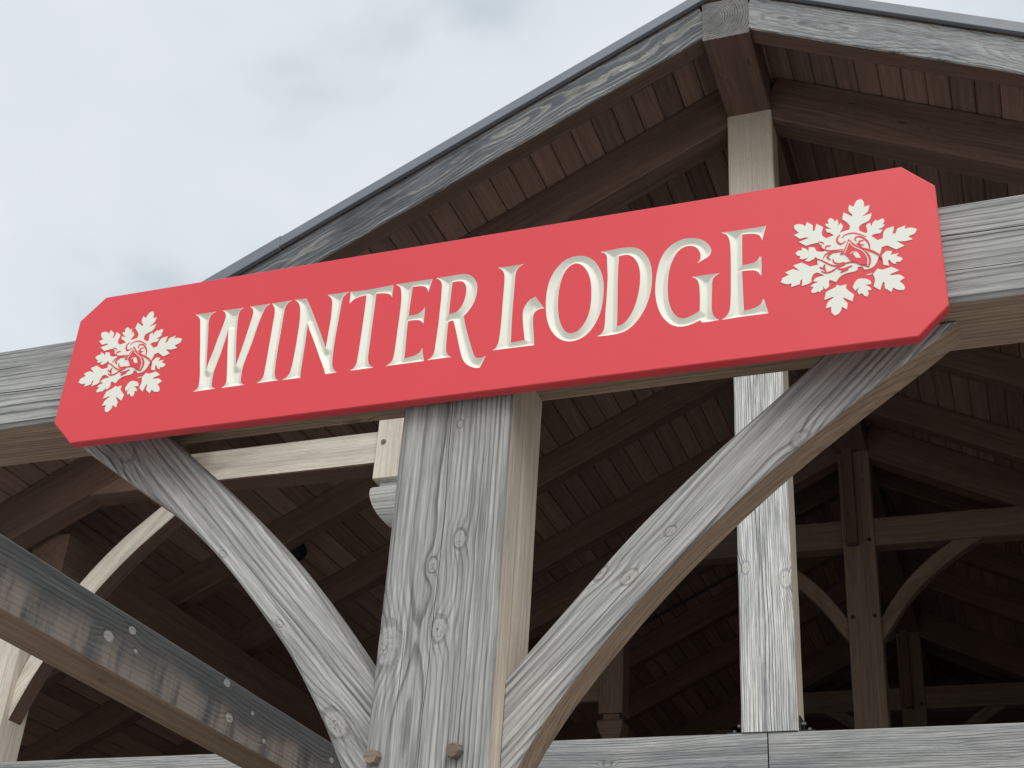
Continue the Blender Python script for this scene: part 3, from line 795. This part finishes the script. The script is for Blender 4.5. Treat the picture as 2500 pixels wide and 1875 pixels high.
# ------------------------------------------------------------------ the sign
LETTERS = {"W": [[[-0.8171,0.1299],[-0.7491,0.1294],[-0.7617,0.1216],[-0.7663,0.1107],[-0.7673,0.1009],[-0.7617,0.0623],[-0.7548,0.0142],[-0.7489,-0.0254],[-0.7429,-0.0646],[-0.7401,-0.0382],[-0.7325,-0.0046],[-0.7253,0.0371],[-0.7179,0.0733],[-0.7134,0.1003],[-0.7138,0.1093],[-0.7163,0.1187],[-0.7219,0.1252],[-0.7291,0.1298],[-0.658,0.1278],[-0.667,0.1227],[-0.6712,0.1144],[-0.6717,0.1016],[-0.6706,0.0796],[-0.6676,0.0478],[-0.6608,0.0001],[-0.654,-0.0393],[-0.6496,-0.0647],[-0.6474,-0.0479],[-0.6411,-0.0106],[-0.6345,0.031],[-0.6291,0.0691],[-0.6254,0.0961],[-0.6254,0.1089],[-0.6295,0.1195],[-0.6392,0.1285],[-0.5744,0.1274],[-0.5838,0.122],[-0.5898,0.1131],[-0.5945,0.097],[-0.6009,0.0686],[-0.6065,0.0363],[-0.6109,0.008],[-0.618,-0.0255],[-0.623,-0.0495],[-0.6264,-0.0718],[-0.6266,-0.0962],[-0.6247,-0.1171],[-0.6198,-0.1243],[-0.612,-0.1295],[-0.6833,-0.1296],[-0.6745,-0.1224],[-0.6706,-0.1136],[-0.6728,-0.0935],[-0.6787,-0.0548],[-0.6866,-0.0057],[-0.6925,0.034],[-0.6962,0.062],[-0.6987,0.0369],[-0.7028,0.0084],[-0.7069,-0.02],[-0.7128,-0.0479],[-0.7172,-0.074],[-0.7175,-0.0967],[-0.7164,-0.1138],[-0.7136,-0.1217],[-0.7019,-0.1293],[-0.7729,-0.1296],[-0.7621,-0.1226],[-0.7582,-0.1137],[-0.7584,-0.0986],[-0.7619,-0.0715],[-0.7718,-0.0221],[-0.7808,0.0279],[-0.7909,0.0788],[-0.7962,0.1055],[-0.8015,0.1174],[-0.8088,0.1246]]],"I": [[[-0.5695,0.1273],[-0.5062,0.1276],[-0.5152,0.1225],[-0.5218,0.1141],[-0.5248,0.0995],[-0.5251,0.0733],[-0.5252,0.0362],[-0.5254,-0.0007],[-0.5256,-0.0371],[-0.5246,-0.0698],[-0.5236,-0.0968],[-0.5209,-0.1132],[-0.5149,-0.1238],[-0.507,-0.1297],[-0.5737,-0.1299],[-0.5629,-0.1216],[-0.5562,-0.1101],[-0.5554,-0.0887],[-0.5548,-0.0564],[-0.555,-0.0181],[-0.555,0.0186],[-0.555,0.0557],[-0.5549,0.0875],[-0.5572,0.1067],[-0.5615,0.1168]]],"N": [[[-0.4978,0.1276],[-0.4609,0.1269],[-0.445,0.0966],[-0.425,0.0562],[-0.4051,0.0144],[-0.3852,-0.0286],[-0.377,-0.0478],[-0.3768,-0.0335],[-0.3759,0.0026],[-0.375,0.039],[-0.3759,0.076],[-0.379,0.1044],[-0.384,0.1156],[-0.396,0.127],[-0.3292,0.1264],[-0.3387,0.1201],[-0.3461,0.1111],[-0.3484,0.0956],[-0.3496,0.0662],[-0.351,0.0206],[-0.3524,-0.0191],[-0.3526,-0.0604],[-0.3513,-0.0908],[-0.3484,-0.1089],[-0.3417,-0.1212],[-0.3334,-0.13],[-0.3669,-0.1305],[-0.3754,-0.1085],[-0.39,-0.078],[-0.4075,-0.0396],[-0.425,-0.0026],[-0.4375,0.0231],[-0.4442,0.0426],[-0.4437,0.0241],[-0.4428,-0.0108],[-0.4428,-0.0452],[-0.4428,-0.0846],[-0.4427,-0.1131],[-0.4411,-0.1315],[-0.4961,-0.1308],[-0.4825,-0.1216],[-0.4757,-0.1102],[-0.4727,-0.091],[-0.4714,-0.0607],[-0.4704,-0.0229],[-0.4705,0.0173],[-0.4715,0.058],[-0.4756,0.0923],[-0.4801,0.108],[-0.4882,0.1203]]],"T": [[[-0.3251,0.1258],[-0.2854,0.1234],[-0.2393,0.1243],[-0.1972,0.1268],[-0.1969,0.0857],[-0.2023,0.0949],[-0.2136,0.1012],[-0.2299,0.1047],[-0.2459,0.106],[-0.2454,0.0723],[-0.2458,0.0323],[-0.2458,-0.011],[-0.2458,-0.0539],[-0.2456,-0.0944],[-0.2423,-0.1132],[-0.2355,-0.1233],[-0.2261,-0.1304],[-0.2947,-0.1302],[-0.2839,-0.1227],[-0.2777,-0.1099],[-0.2764,-0.0862],[-0.2753,-0.0476],[-0.2748,-0.0028],[-0.2745,0.0369],[-0.2745,0.079],[-0.2752,0.1061],[-0.2937,0.1044],[-0.3092,0.1002],[-0.3181,0.093],[-0.324,0.0862]]],"E": [[[-0.1915,0.1266],[-0.1408,0.1266],[-0.0818,0.126],[-0.0908,0.0849],[-0.0944,0.0956],[-0.1022,0.1046],[-0.1147,0.1087],[-0.1269,0.1098],[-0.1386,0.1102],[-0.1393,0.0794],[-0.1403,0.0473],[-0.1406,0.0181],[-0.126,0.018],[-0.1142,0.0195],[-0.1045,0.0254],[-0.0954,0.0367],[-0.0946,0.0117],[-0.095,-0.0152],[-0.1004,-0.0069],[-0.1086,-0.0013],[-0.1243,0.0011],[-0.1405,0.0013],[-0.1407,-0.0293],[-0.1397,-0.0626],[-0.1391,-0.092],[-0.139,-0.1155],[-0.1208,-0.1128],[-0.1061,-0.1086],[-0.0966,-0.1028],[-0.093,-0.097],[-0.0912,-0.09],[-0.0815,-0.1311],[-0.1306,-0.1312],[-0.1904,-0.1307],[-0.1804,-0.124],[-0.173,-0.1151],[-0.1697,-0.091],[-0.1689,-0.0527],[-0.1683,-0.012],[-0.1676,0.0291],[-0.168,0.0689],[-0.1707,0.0961],[-0.1751,0.1132],[-0.1818,0.1211]]],"R": [[[-0.0721,0.1264],[-0.0358,0.1267],[-0.011,0.1269],[0.0086,0.1263],[0.025,0.1201],[0.0383,0.1078],[0.0474,0.0914],[0.0506,0.0732],[0.0497,0.0519],[0.0445,0.0295],[0.0355,0.0116],[0.0261,-0.0013],[0.0189,-0.0078],[0.0244,-0.0326],[0.0327,-0.0605],[0.042,-0.0901],[0.0509,-0.1157],[0.0594,-0.1373],[0.0666,-0.143],[0.0768,-0.1445],[0.0901,-0.1418],[0.0766,-0.1738],[0.0656,-0.1731],[0.0517,-0.1674],[0.0391,-0.1583],[0.0296,-0.1459],[0.0233,-0.132],[0.0162,-0.1086],[0.0087,-0.0813],[0.001,-0.0517],[-0.0063,-0.0277],[-0.0098,-0.0176],[-0.0231,-0.0193],[-0.0237,-0.0479],[-0.0233,-0.0802],[-0.0223,-0.1047],[-0.0192,-0.1164],[-0.0124,-0.1249],[-0.0042,-0.1302],[-0.0729,-0.13],[-0.0618,-0.1223],[-0.0553,-0.1092],[-0.0536,-0.0812],[-0.0523,-0.0492],[-0.0511,-0.0149],[-0.0511,0.0219],[-0.051,0.059],[-0.052,0.0887],[-0.054,0.1069],[-0.061,0.1191]],[[-0.0224,0.1055],[0.0016,0.1043],[0.0119,0.0966],[0.0184,0.0826],[0.0198,0.0647],[0.0172,0.0437],[0.0102,0.0235],[-0.0025,0.0082],[-0.0239,0.0035],[-0.0239,0.033],[-0.0235,0.0681]]],"L": [[[0.1046,0.129],[0.1418,0.1281],[0.1773,0.1284],[0.1669,0.1226],[0.16,0.1144],[0.1567,0.1018],[0.1559,0.0832],[0.1553,0.046],[0.1548,0.0019],[0.1548,-0.0364],[0.1554,-0.0707],[0.1567,-0.1119],[0.1763,-0.1105],[0.1937,-0.1087],[0.1899,-0.085],[0.1865,-0.0612],[0.1843,-0.0393],[0.1841,-0.0211],[0.1892,-0.0038],[0.1981,0.0094],[0.2156,0.0196],[0.2416,-0.0218],[0.2319,-0.0202],[0.2225,-0.0238],[0.2149,-0.0316],[0.2127,-0.0438],[0.2136,-0.0655],[0.2168,-0.0945],[0.2202,-0.1286],[0.1742,-0.1278],[0.1071,-0.1272],[0.1161,-0.1218],[0.1222,-0.1049],[0.1245,-0.0803],[0.1259,-0.0408],[0.1259,0.0066],[0.1262,0.0509],[0.1263,0.0808],[0.1248,0.1017],[0.1211,0.1137],[0.1138,0.1235]]],"O": [[[0.3309,0.1267],[0.3471,0.1219],[0.3634,0.1105],[0.3783,0.092],[0.3901,0.066],[0.3969,0.0356],[0.3985,0.0081],[0.3973,-0.0223],[0.3921,-0.0552],[0.3821,-0.0837],[0.3674,-0.1077],[0.351,-0.1226],[0.3312,-0.1309],[0.3126,-0.1312],[0.2952,-0.1254],[0.279,-0.1124],[0.2639,-0.0916],[0.2531,-0.065],[0.2472,-0.0353],[0.2449,-0.0024],[0.246,0.0303],[0.251,0.0589],[0.261,0.085],[0.2754,0.1058],[0.2941,0.1212],[0.3132,0.1271]],[[0.3253,0.1038],[0.3384,0.0955],[0.3501,0.0795],[0.3596,0.0566],[0.3644,0.0321],[0.3663,0.0063],[0.3661,-0.0207],[0.3632,-0.0488],[0.3562,-0.0725],[0.3452,-0.0919],[0.3317,-0.1048],[0.3163,-0.1085],[0.3052,-0.1033],[0.2962,-0.093],[0.2865,-0.0703],[0.2806,-0.0443],[0.278,-0.0151],[0.2781,0.0121],[0.2801,0.0374],[0.2839,0.0588],[0.2911,0.0797],[0.3016,0.0955],[0.3126,0.1029]]],"D": [[[0.3861,0.129],[0.4008,0.1286],[0.4323,0.1306],[0.4543,0.1304],[0.4732,0.1269],[0.4874,0.1204],[0.5015,0.1064],[0.5126,0.0878],[0.5198,0.0664],[0.5235,0.0404],[0.5241,0.0151],[0.5213,-0.0148],[0.5155,-0.0404],[0.5068,-0.0654],[0.4935,-0.0895],[0.4787,-0.108],[0.4623,-0.121],[0.4427,-0.1275],[0.42,-0.1292],[0.3845,-0.128],[0.3953,-0.1219],[0.4019,-0.1116],[0.4045,-0.0928],[0.4051,-0.0612],[0.4065,-0.0259],[0.4074,0.0099],[0.408,0.0461],[0.4066,0.0738],[0.4051,0.0962],[0.4044,0.1093],[0.3994,0.1213]],[[0.4368,0.1071],[0.4579,0.1066],[0.469,0.1012],[0.4801,0.0882],[0.4881,0.0703],[0.4923,0.0495],[0.4933,0.0276],[0.4922,0.0026],[0.488,-0.0252],[0.4823,-0.049],[0.4735,-0.0722],[0.4617,-0.0914],[0.4498,-0.1025],[0.4359,-0.1064],[0.4362,-0.075],[0.4357,-0.0307],[0.4349,0.0142],[0.4353,0.0687]]],"G": [[[0.6394,0.0477],[0.6455,0.0562],[0.6483,0.0665],[0.6471,0.0775],[0.6427,0.0892],[0.6345,0.099],[0.6224,0.1043],[0.6102,0.1044],[0.5981,0.0993],[0.5874,0.0885],[0.5783,0.0719],[0.5715,0.0514],[0.567,0.0288],[0.5648,0.0023],[0.5649,-0.0225],[0.5665,-0.0475],[0.5711,-0.0692],[0.5786,-0.0887],[0.589,-0.1025],[0.6008,-0.109],[0.6126,-0.1085],[0.6303,-0.1022],[0.6447,-0.0939],[0.6455,-0.0676],[0.6452,-0.0361],[0.6438,-0.0166],[0.6398,-0.0035],[0.6339,0.0037],[0.6257,0.0082],[0.6577,0.009],[0.6955,0.0084],[0.6858,0.0026],[0.6791,-0.0041],[0.6767,-0.0152],[0.6757,-0.0378],[0.6746,-0.0689],[0.6745,-0.0965],[0.6784,-0.1126],[0.6841,-0.1212],[0.6924,-0.1281],[0.6535,-0.1291],[0.6484,-0.1257],[0.6455,-0.1213],[0.6272,-0.1283],[0.6125,-0.132],[0.5949,-0.1321],[0.5786,-0.1258],[0.5638,-0.1131],[0.5503,-0.0937],[0.5403,-0.0677],[0.5346,-0.0404],[0.5328,-0.01],[0.5344,0.0201],[0.5387,0.05],[0.5462,0.0777],[0.5568,0.0977],[0.5721,0.1142],[0.5904,0.1246],[0.6103,0.1291],[0.6286,0.127],[0.6467,0.121],[0.6617,0.1094],[0.6714,0.0948],[0.6754,0.0814],[0.6733,0.0709],[0.6672,0.063],[0.6552,0.0562]]],"E2": [[[0.7006,0.13],[0.7522,0.1291],[0.8138,0.1299],[0.8026,0.0871],[0.7998,0.0973],[0.7932,0.107],[0.7796,0.1119],[0.7673,0.1139],[0.7539,0.1145],[0.7526,0.0799],[0.7522,0.0501],[0.7517,0.0215],[0.7665,0.0226],[0.7802,0.0247],[0.7895,0.0304],[0.7951,0.0405],[0.7988,0.0398],[0.7989,0.0158],[0.7975,-0.0149],[0.795,-0.0136],[0.79,-0.0045],[0.7796,0.0019],[0.7645,0.004],[0.7509,0.0046],[0.7513,-0.0305],[0.7519,-0.0667],[0.7526,-0.1114],[0.7706,-0.109],[0.7856,-0.1044],[0.7947,-0.0971],[0.7988,-0.0862],[0.8022,-0.0862],[0.8112,-0.1283],[0.7537,-0.1275],[0.6983,-0.1289],[0.7105,-0.1188],[0.7175,-0.1057],[0.7212,-0.0706],[0.7225,-0.0256],[0.7236,0.0293],[0.7236,0.0759],[0.7215,0.1027],[0.7148,0.121]]]}
FLAKE = {"body": [[1.0463,0.1651],[1.0513,0.1567],[1.0526,0.1459],[1.0512,0.1396],[1.0647,0.1422],[1.0605,0.126],[1.0539,0.1182],[1.0442,0.1115],[1.0685,0.1172],[1.064,0.102],[1.0585,0.0953],[1.0417,0.0882],[1.0362,0.0815],[1.0365,0.0712],[1.0423,0.0662],[1.0511,0.0607],[1.0547,0.0639],[1.0541,0.0755],[1.0524,0.081],[1.0559,0.0868],[1.0625,0.0893],[1.0654,0.078],[1.0691,0.0881],[1.0768,0.0964],[1.0785,0.0914],[1.091,0.0967],[1.0959,0.0944],[1.0953,0.0856],[1.0908,0.08],[1.0967,0.0781],[1.0912,0.071],[1.0788,0.0669],[1.0906,0.0634],[1.084,0.0545],[1.0719,0.0547],[1.0626,0.0509],[1.0766,0.0355],[1.0888,0.0383],[1.0921,0.0555],[1.0988,0.0644],[1.1171,0.0685],[1.1124,0.0465],[1.1191,0.0478],[1.1245,0.0607],[1.1439,0.0664],[1.1401,0.0565],[1.1541,0.0576],[1.1685,0.051],[1.1626,0.0395],[1.1472,0.0336],[1.1572,0.0229],[1.1373,0.0211],[1.1198,0.0249],[1.1363,0.008],[1.117,0.0011],[1.0972,0.0165],[1.0851,0.0138],[1.0786,-0.0064],[1.0737,-0.0192],[1.0656,-0.0352],[1.0532,-0.0429],[1.0412,-0.0432],[1.0358,-0.0336],[1.0258,-0.033],[1.0253,-0.0404],[1.0191,-0.0443],[0.9948,-0.0475],[0.9822,-0.0552],[0.9735,-0.0673],[0.9598,-0.0583],[0.9565,-0.0631],[0.9574,-0.0732],[0.9536,-0.08],[0.9473,-0.0843],[0.9419,-0.0718],[0.9434,-0.0819],[0.9382,-0.0847],[0.9339,-0.0902],[0.931,-0.086],[0.9258,-0.0888],[0.9157,-0.0888],[0.9139,-0.0831],[0.9206,-0.0718],[0.9129,-0.07],[0.921,-0.0632],[0.9333,-0.0604],[0.9203,-0.0556],[0.9268,-0.048],[0.9423,-0.0445],[0.9483,-0.0456],[0.9406,-0.038],[0.9307,-0.0325],[0.9224,-0.0348],[0.9167,-0.0463],[0.9162,-0.0562],[0.9109,-0.0603],[0.8933,-0.0652],[0.8952,-0.0451],[0.8899,-0.0491],[0.8885,-0.0589],[0.8677,-0.0636],[0.8692,-0.0531],[0.8578,-0.0536],[0.8436,-0.0462],[0.8482,-0.0344],[0.864,-0.0271],[0.8546,-0.0191],[0.8739,-0.0124],[0.8901,-0.0203],[0.8748,-0.0024],[0.8953,0.0028],[0.9152,-0.0121],[0.9338,-0.0104],[0.9324,0.0025],[0.9347,0.0072],[0.9288,0.0133],[0.9244,0.0078],[0.9118,0.0029],[0.9037,0.0064],[0.9124,0.015],[0.8999,0.0122],[0.8907,0.0151],[0.894,0.0209],[0.8839,0.0279],[0.8825,0.0332],[0.8886,0.0386],[0.8979,0.0386],[0.8973,0.0472],[0.9074,0.0415],[0.9132,0.0327],[0.9148,0.0453],[0.9281,0.0415],[0.9327,0.0292],[0.9439,0.0258],[0.9521,0.0269],[0.9444,0.036],[0.9419,0.048],[0.937,0.054],[0.9266,0.0534],[0.9078,0.0504],[0.8918,0.0645],[0.9161,0.0721],[0.91,0.0751],[0.8943,0.0736],[0.8806,0.0874],[0.893,0.0921],[0.883,0.1058],[0.8824,0.1164],[0.892,0.1185],[0.9024,0.1151],[0.9094,0.1085],[0.9132,0.1209],[0.9272,0.1083],[0.9264,0.0922],[0.9305,0.0901],[0.9361,0.1112],[0.9521,0.0977],[0.9478,0.0829],[0.9483,0.0725],[0.9572,0.0636],[0.976,0.0686],[0.9672,0.078],[0.9601,0.0806],[0.9566,0.0917],[0.9719,0.0887],[0.9601,0.0988],[0.9568,0.1072],[0.9656,0.1055],[0.9635,0.1164],[0.9696,0.1217],[0.9766,0.1177],[0.9802,0.1079],[0.9858,0.1152],[0.9884,0.1063],[0.988,0.0986],[0.9835,0.0917],[0.9944,0.1026],[0.9993,0.0912],[0.9964,0.084],[0.9896,0.0737],[1.0021,0.0765],[1.0125,0.0784],[1.0151,0.0882],[1.0097,0.0996],[0.9981,0.1135],[1.0023,0.1323],[1.022,0.1167],[1.0233,0.1216],[1.0149,0.1351],[1.017,0.153],[1.0268,0.1445],[1.0305,0.153],[1.0362,0.1624]],"east": [[1.0834,-0.0097],[1.0941,0.0008],[1.1078,-0.0017],[1.1031,-0.0121],[1.122,-0.0105],[1.1155,-0.0181],[1.1278,-0.024],[1.1294,-0.0293],[1.123,-0.0355],[1.1123,-0.0336],[1.1148,-0.0402],[1.1071,-0.0376],[1.0991,-0.025],[1.0959,-0.0282],[1.0979,-0.0421],[1.0853,-0.0374],[1.0842,-0.0261]],"southeast": [[1.059,-0.0599],[1.0708,-0.046],[1.0824,-0.0505],[1.1025,-0.0462],[1.1196,-0.0595],[1.097,-0.0666],[1.1007,-0.0697],[1.1182,-0.0715],[1.1301,-0.0822],[1.1178,-0.0898],[1.1266,-0.1022],[1.1285,-0.1098],[1.1255,-0.1153],[1.1131,-0.1132],[1.102,-0.1052],[1.0972,-0.1165],[1.0835,-0.1033],[1.0838,-0.0863],[1.0799,-0.0856],[1.0724,-0.107],[1.0586,-0.0942],[1.0628,-0.0766],[1.0615,-0.0665]],"small_south": [[1.0194,-0.0715],[1.0276,-0.0668],[1.0355,-0.0682],[1.0453,-0.0711],[1.0531,-0.0786],[1.0537,-0.0873],[1.0393,-0.086],[1.0506,-0.0953],[1.053,-0.103],[1.0442,-0.1027],[1.046,-0.1127],[1.0421,-0.1193],[1.0363,-0.1172],[1.031,-0.1078],[1.0238,-0.1114],[1.0205,-0.1011],[1.0261,-0.0911],[1.0156,-0.0991],[1.0108,-0.0872]],"south": [[0.975,-0.075],[0.9818,-0.0798],[0.997,-0.0775],[0.9953,-0.0895],[1.0018,-0.098],[1.0126,-0.1095],[1.0075,-0.1276],[0.9879,-0.1132],[0.9876,-0.1171],[0.9968,-0.1312],[0.9938,-0.1481],[0.9824,-0.1385],[0.9805,-0.1478],[0.9744,-0.1565],[0.9652,-0.1606],[0.9588,-0.1516],[0.9579,-0.1418],[0.9593,-0.1347],[0.9459,-0.1374],[0.9514,-0.1213],[0.9661,-0.1091],[0.9632,-0.1074],[0.9432,-0.1131],[0.9489,-0.0915],[0.9727,-0.0807]],"dash": [[1.0451,-0.0588],[1.0579,-0.0556],[1.055,-0.0593],[1.046,-0.0606]]}
LINES = [[0.00304,1,[[0.9948,0.0573],[1.0003,0.0634],[1.0097,0.0665],[1.022,0.0663],[1.0358,0.0603],[1.0514,0.0499]]],[0.00405,1,[[0.9903,0.0666],[0.9839,0.0593],[0.9825,0.0493],[0.9878,0.042],[0.9949,0.0406],[1.002,0.0465]]],[0.00243,1,[[0.9822,0.0507],[0.9857,0.0411],[0.9906,0.0369]]],[0.00405,1,[[1.057,0.0134],[1.0556,0.0293],[1.0479,0.0435],[1.0374,0.0526],[1.0283,0.0535],[1.0245,0.0479],[1.0275,0.0417]]],[0.00365,1,[[1.0449,0.0283],[1.0378,0.0286],[1.0331,0.034],[1.0355,0.0397],[1.0447,0.0403]]],[0.00264,1,[[0.9382,0.0558],[0.9483,0.0519],[0.9511,0.0462]]],[0.00324,1,[[0.9534,0.0317],[0.9559,0.039],[0.9672,0.0394]]],[0.00284,1,[[0.9449,0.0461],[0.9445,0.0385],[0.9503,0.0305],[0.9643,0.0246],[0.9806,0.0234],[0.9949,0.0233]]],[0.00284,1,[[0.9946,0.0178],[0.9722,0.0189],[0.9599,0.0191],[0.9525,0.0148],[0.9473,0.0056]]],[0.00405,1,[[0.9691,0.0174],[0.9617,0.0132],[0.9576,0.0068],[0.9639,-0.0019]]],[0.00324,1,[[0.9701,-0.001],[0.9716,-0.0096],[0.9814,-0.0164],[0.9967,-0.0148]]],[0.00304,1,[[0.9305,0.0062],[0.9426,0.0007],[0.9543,-0.009],[0.9681,-0.019],[0.9841,-0.0226],[1.0046,-0.0173],[1.0207,-0.0191],[1.036,-0.0299],[1.0525,-0.0383]]],[0.00304,1,[[0.9409,-0.031],[0.9508,-0.0372],[0.9651,-0.0353],[0.9798,-0.0269],[0.9963,-0.0223]]],[0.00405,1,[[0.95,-0.0133],[0.948,-0.0217],[0.952,-0.0337]]],[0.00324,1,[[0.9379,-0.0187],[0.9463,-0.0252],[0.9501,-0.0309]]],[0.00365,1,[[0.9806,-0.0312],[0.9936,-0.0336],[1.0131,-0.0278]]],[0.00405,1,[[0.986,-0.0422],[0.9933,-0.0385],[1.0035,-0.0366]]],[0.00405,1,[[1.0314,0.0224],[1.047,0.0145],[1.0643,0.0038],[1.0775,-0.0087],[1.0826,-0.0208]]],[0.00365,1,[[1.0456,0.0085],[1.0537,-0.0056],[1.0556,-0.0209],[1.0517,-0.0352]]],[0.00284,1,[[1.0281,0.0345],[1.0412,0.0181]]]]
FACE = [[1.0094,0.0507],[1.0201,0.0365],[1.0333,0.0203],[1.0437,0.0101],[1.0487,-0.0047],[1.0497,-0.0199],[1.047,-0.0313],[1.0322,-0.0279],[1.0207,-0.0191],[1.0118,-0.0151],[1.0056,-0.0019],[0.9981,0.0091],[0.987,0.0096],[0.9957,0.0189],[1.0037,0.0339]]
CREAM_LINES = [[0.00182,0,[[1.0099,0.0424],[1.0053,0.0273],[0.9971,0.0093]]],[0.00203,0,[[1.0103,0.0424],[1.0195,0.0264],[1.0378,0.0119],[1.0469,-0.0018],[1.0506,-0.015],[1.0491,-0.0322]]],[0.00182,0,[[1.0117,0.0051],[1.0143,0.0091],[1.0205,0.0105],[1.0283,0.0066]]]]
EYE = [[1.0178,0.0065],[1.0244,0.0081],[1.0298,0.0043],[1.0353,-0.0103],[1.0244,-0.0083],[1.0208,-0.0016]]

SW, SH, CH, ST = 1.22, 0.245, 0.073, 0.030
sign = empty('sign', (0, 0.0, H0 - SH), 'long red sign with clipped corners and carved cream lettering reading WINTER LODGE', 'sign')
T0 = Matrix.Translation((0, 0, H0))
outer = [(-SW + CH, SH), (SW - CH, SH), (SW, SH - CH), (SW, -SH + CH), (SW - CH, -SH), (-SW + CH, -SH), (-SW, -SH + CH), (-SW, SH - CH)]
letter_loops = {k: [smooth_curve(lp, True, 0.003) for lp in v] for k, v in LETTERS.items()}
B_ = 0.0025
inner = [(x - math.copysign(B_ if abs(abs(x) - SW) < 1e-6 else B_ * 0.6, x), z - math.copysign(B_ if abs(abs(z) - SH) < 1e-6 else B_ * 0.6, z)) for x, z in outer]
all_loops = [inner] + [lp for v in letter_loops.values() for lp in v]
V, F = cdt(all_loops)
vs_ = [(x, 0.0, z) for x, z in V]; fs_ = [tuple(int(i) for i in t_) for t_ in F]
s0 = len(vs_); n8 = 8
vs_ += [(x, 0.0, z) for x, z in inner] + [(x, B_, z) for x, z in outer] + [(x, ST, z) for x, z in outer]
for r_ in range(2):
    for i in range(n8):
        a = s0 + r_ * n8 + i; b = s0 + r_ * n8 + (i + 1) % n8
        fs_.append((a, b, b + n8, a + n8))
fs_.append(tuple(range(s0 + 2 * n8, s0 + 3 * n8)))
me = bpy.data.meshes.new('board'); me.from_pydata(vs_, [], fs_); me.update()
bm = bmesh.new(); bm.from_mesh(me)
bmesh.ops.remove_doubles(bm, verts=bm.verts, dist=1e-6)
bmesh.ops.recalc_face_normals(bm, faces=bm.faces)
bm.to_mesh(me); bm.free()
for p in me.polygons:
    if abs(p.center.y) < 1e-6 and p.normal.y > 0: p.flip()
board = link('board', me, M['red'], sign, T0)
for x in (-0.7, 0.7):
    me = slab_mesh('batten', [(x - 0.05, -0.11), (x + 0.05, -0.11), (x + 0.05, 0.13), (x - 0.05, 0.13)], ST + 0.0005, BY0 - 0.0005, 0)
    link('mounting_batten', me, M['beam_under'], sign, T0)
SLOPE, CAP = 0.85, 0.0125
for k, loops in letter_loops.items():
    a = np.vstack([np.asarray(l) for l in loops])
    x0, z0 = a.min(0); x1, z1 = a.max(0)
    gs = 0.0021
    gx, gz = np.meshgrid(np.arange(x0, x1, gs), np.arange(z0, z1, gs * 0.866))
    gx = gx + (np.arange(gx.shape[0]) % 2)[:, None] * gs / 2
    pts = np.column_stack([gx.ravel(), gz.ravel()])
    pts = pts[inside(pts, loops)]
    dd = seg_dist(pts, loops)
    pts = pts[dd > 0.0011]
    V, F = cdt(loops, [tuple(p) for p in pts])
    dd = seg_dist(V, loops)
    dep = np.minimum(dd * SLOPE, CAP)
    me = bpy.data.meshes.new('letter')
    me.from_pydata([(v[0], d_, v[1]) for v, d_ in zip(V, dep)], [], [tuple(int(i) for i in t_) for t_ in F])
    me.update()
    o = link('letter', me, M['cream'], sign, T0)
    o['label'] = 'carved cream letter ' + k[0]
# snowflake emblems with the hooded figure
for dx, lab in ((0.0, 'cream snowflake emblem at the right end'), (-2.0118, 'cream snowflake emblem at the left end')):
    Td = Matrix.Translation((dx, 0, H0))
    me = flat_plate('snowflake', [[smooth_curve(lp, True, 0.003, 42)] for lp in FLAKE.values()], -0.0016, 0.002)
    fl = link('snowflake_emblem', me, M['cream'], sign, Td)
    fl['label'] = lab
    rl = [[ribbon(w * 1.2, t_, p)] for w, t_, p in LINES] + [[smooth_curve(FACE, True, 0.003)]]
    for i, l in enumerate(rl):
        link('figure_line', flat_plate('figure_line', [l], -0.0022 - 0.00008 * i, -0.0014), M['red'], fl, Td)
    for i, l in enumerate([[ribbon(w, t_, p)] for w, t_, p in CREAM_LINES] + [[smooth_curve(EYE, True, 0.003)]]):
        link('figure_detail', flat_plate('figure_detail', [l], -0.0042 - 0.00008 * i, -0.0030), M['cream'], fl, Td)
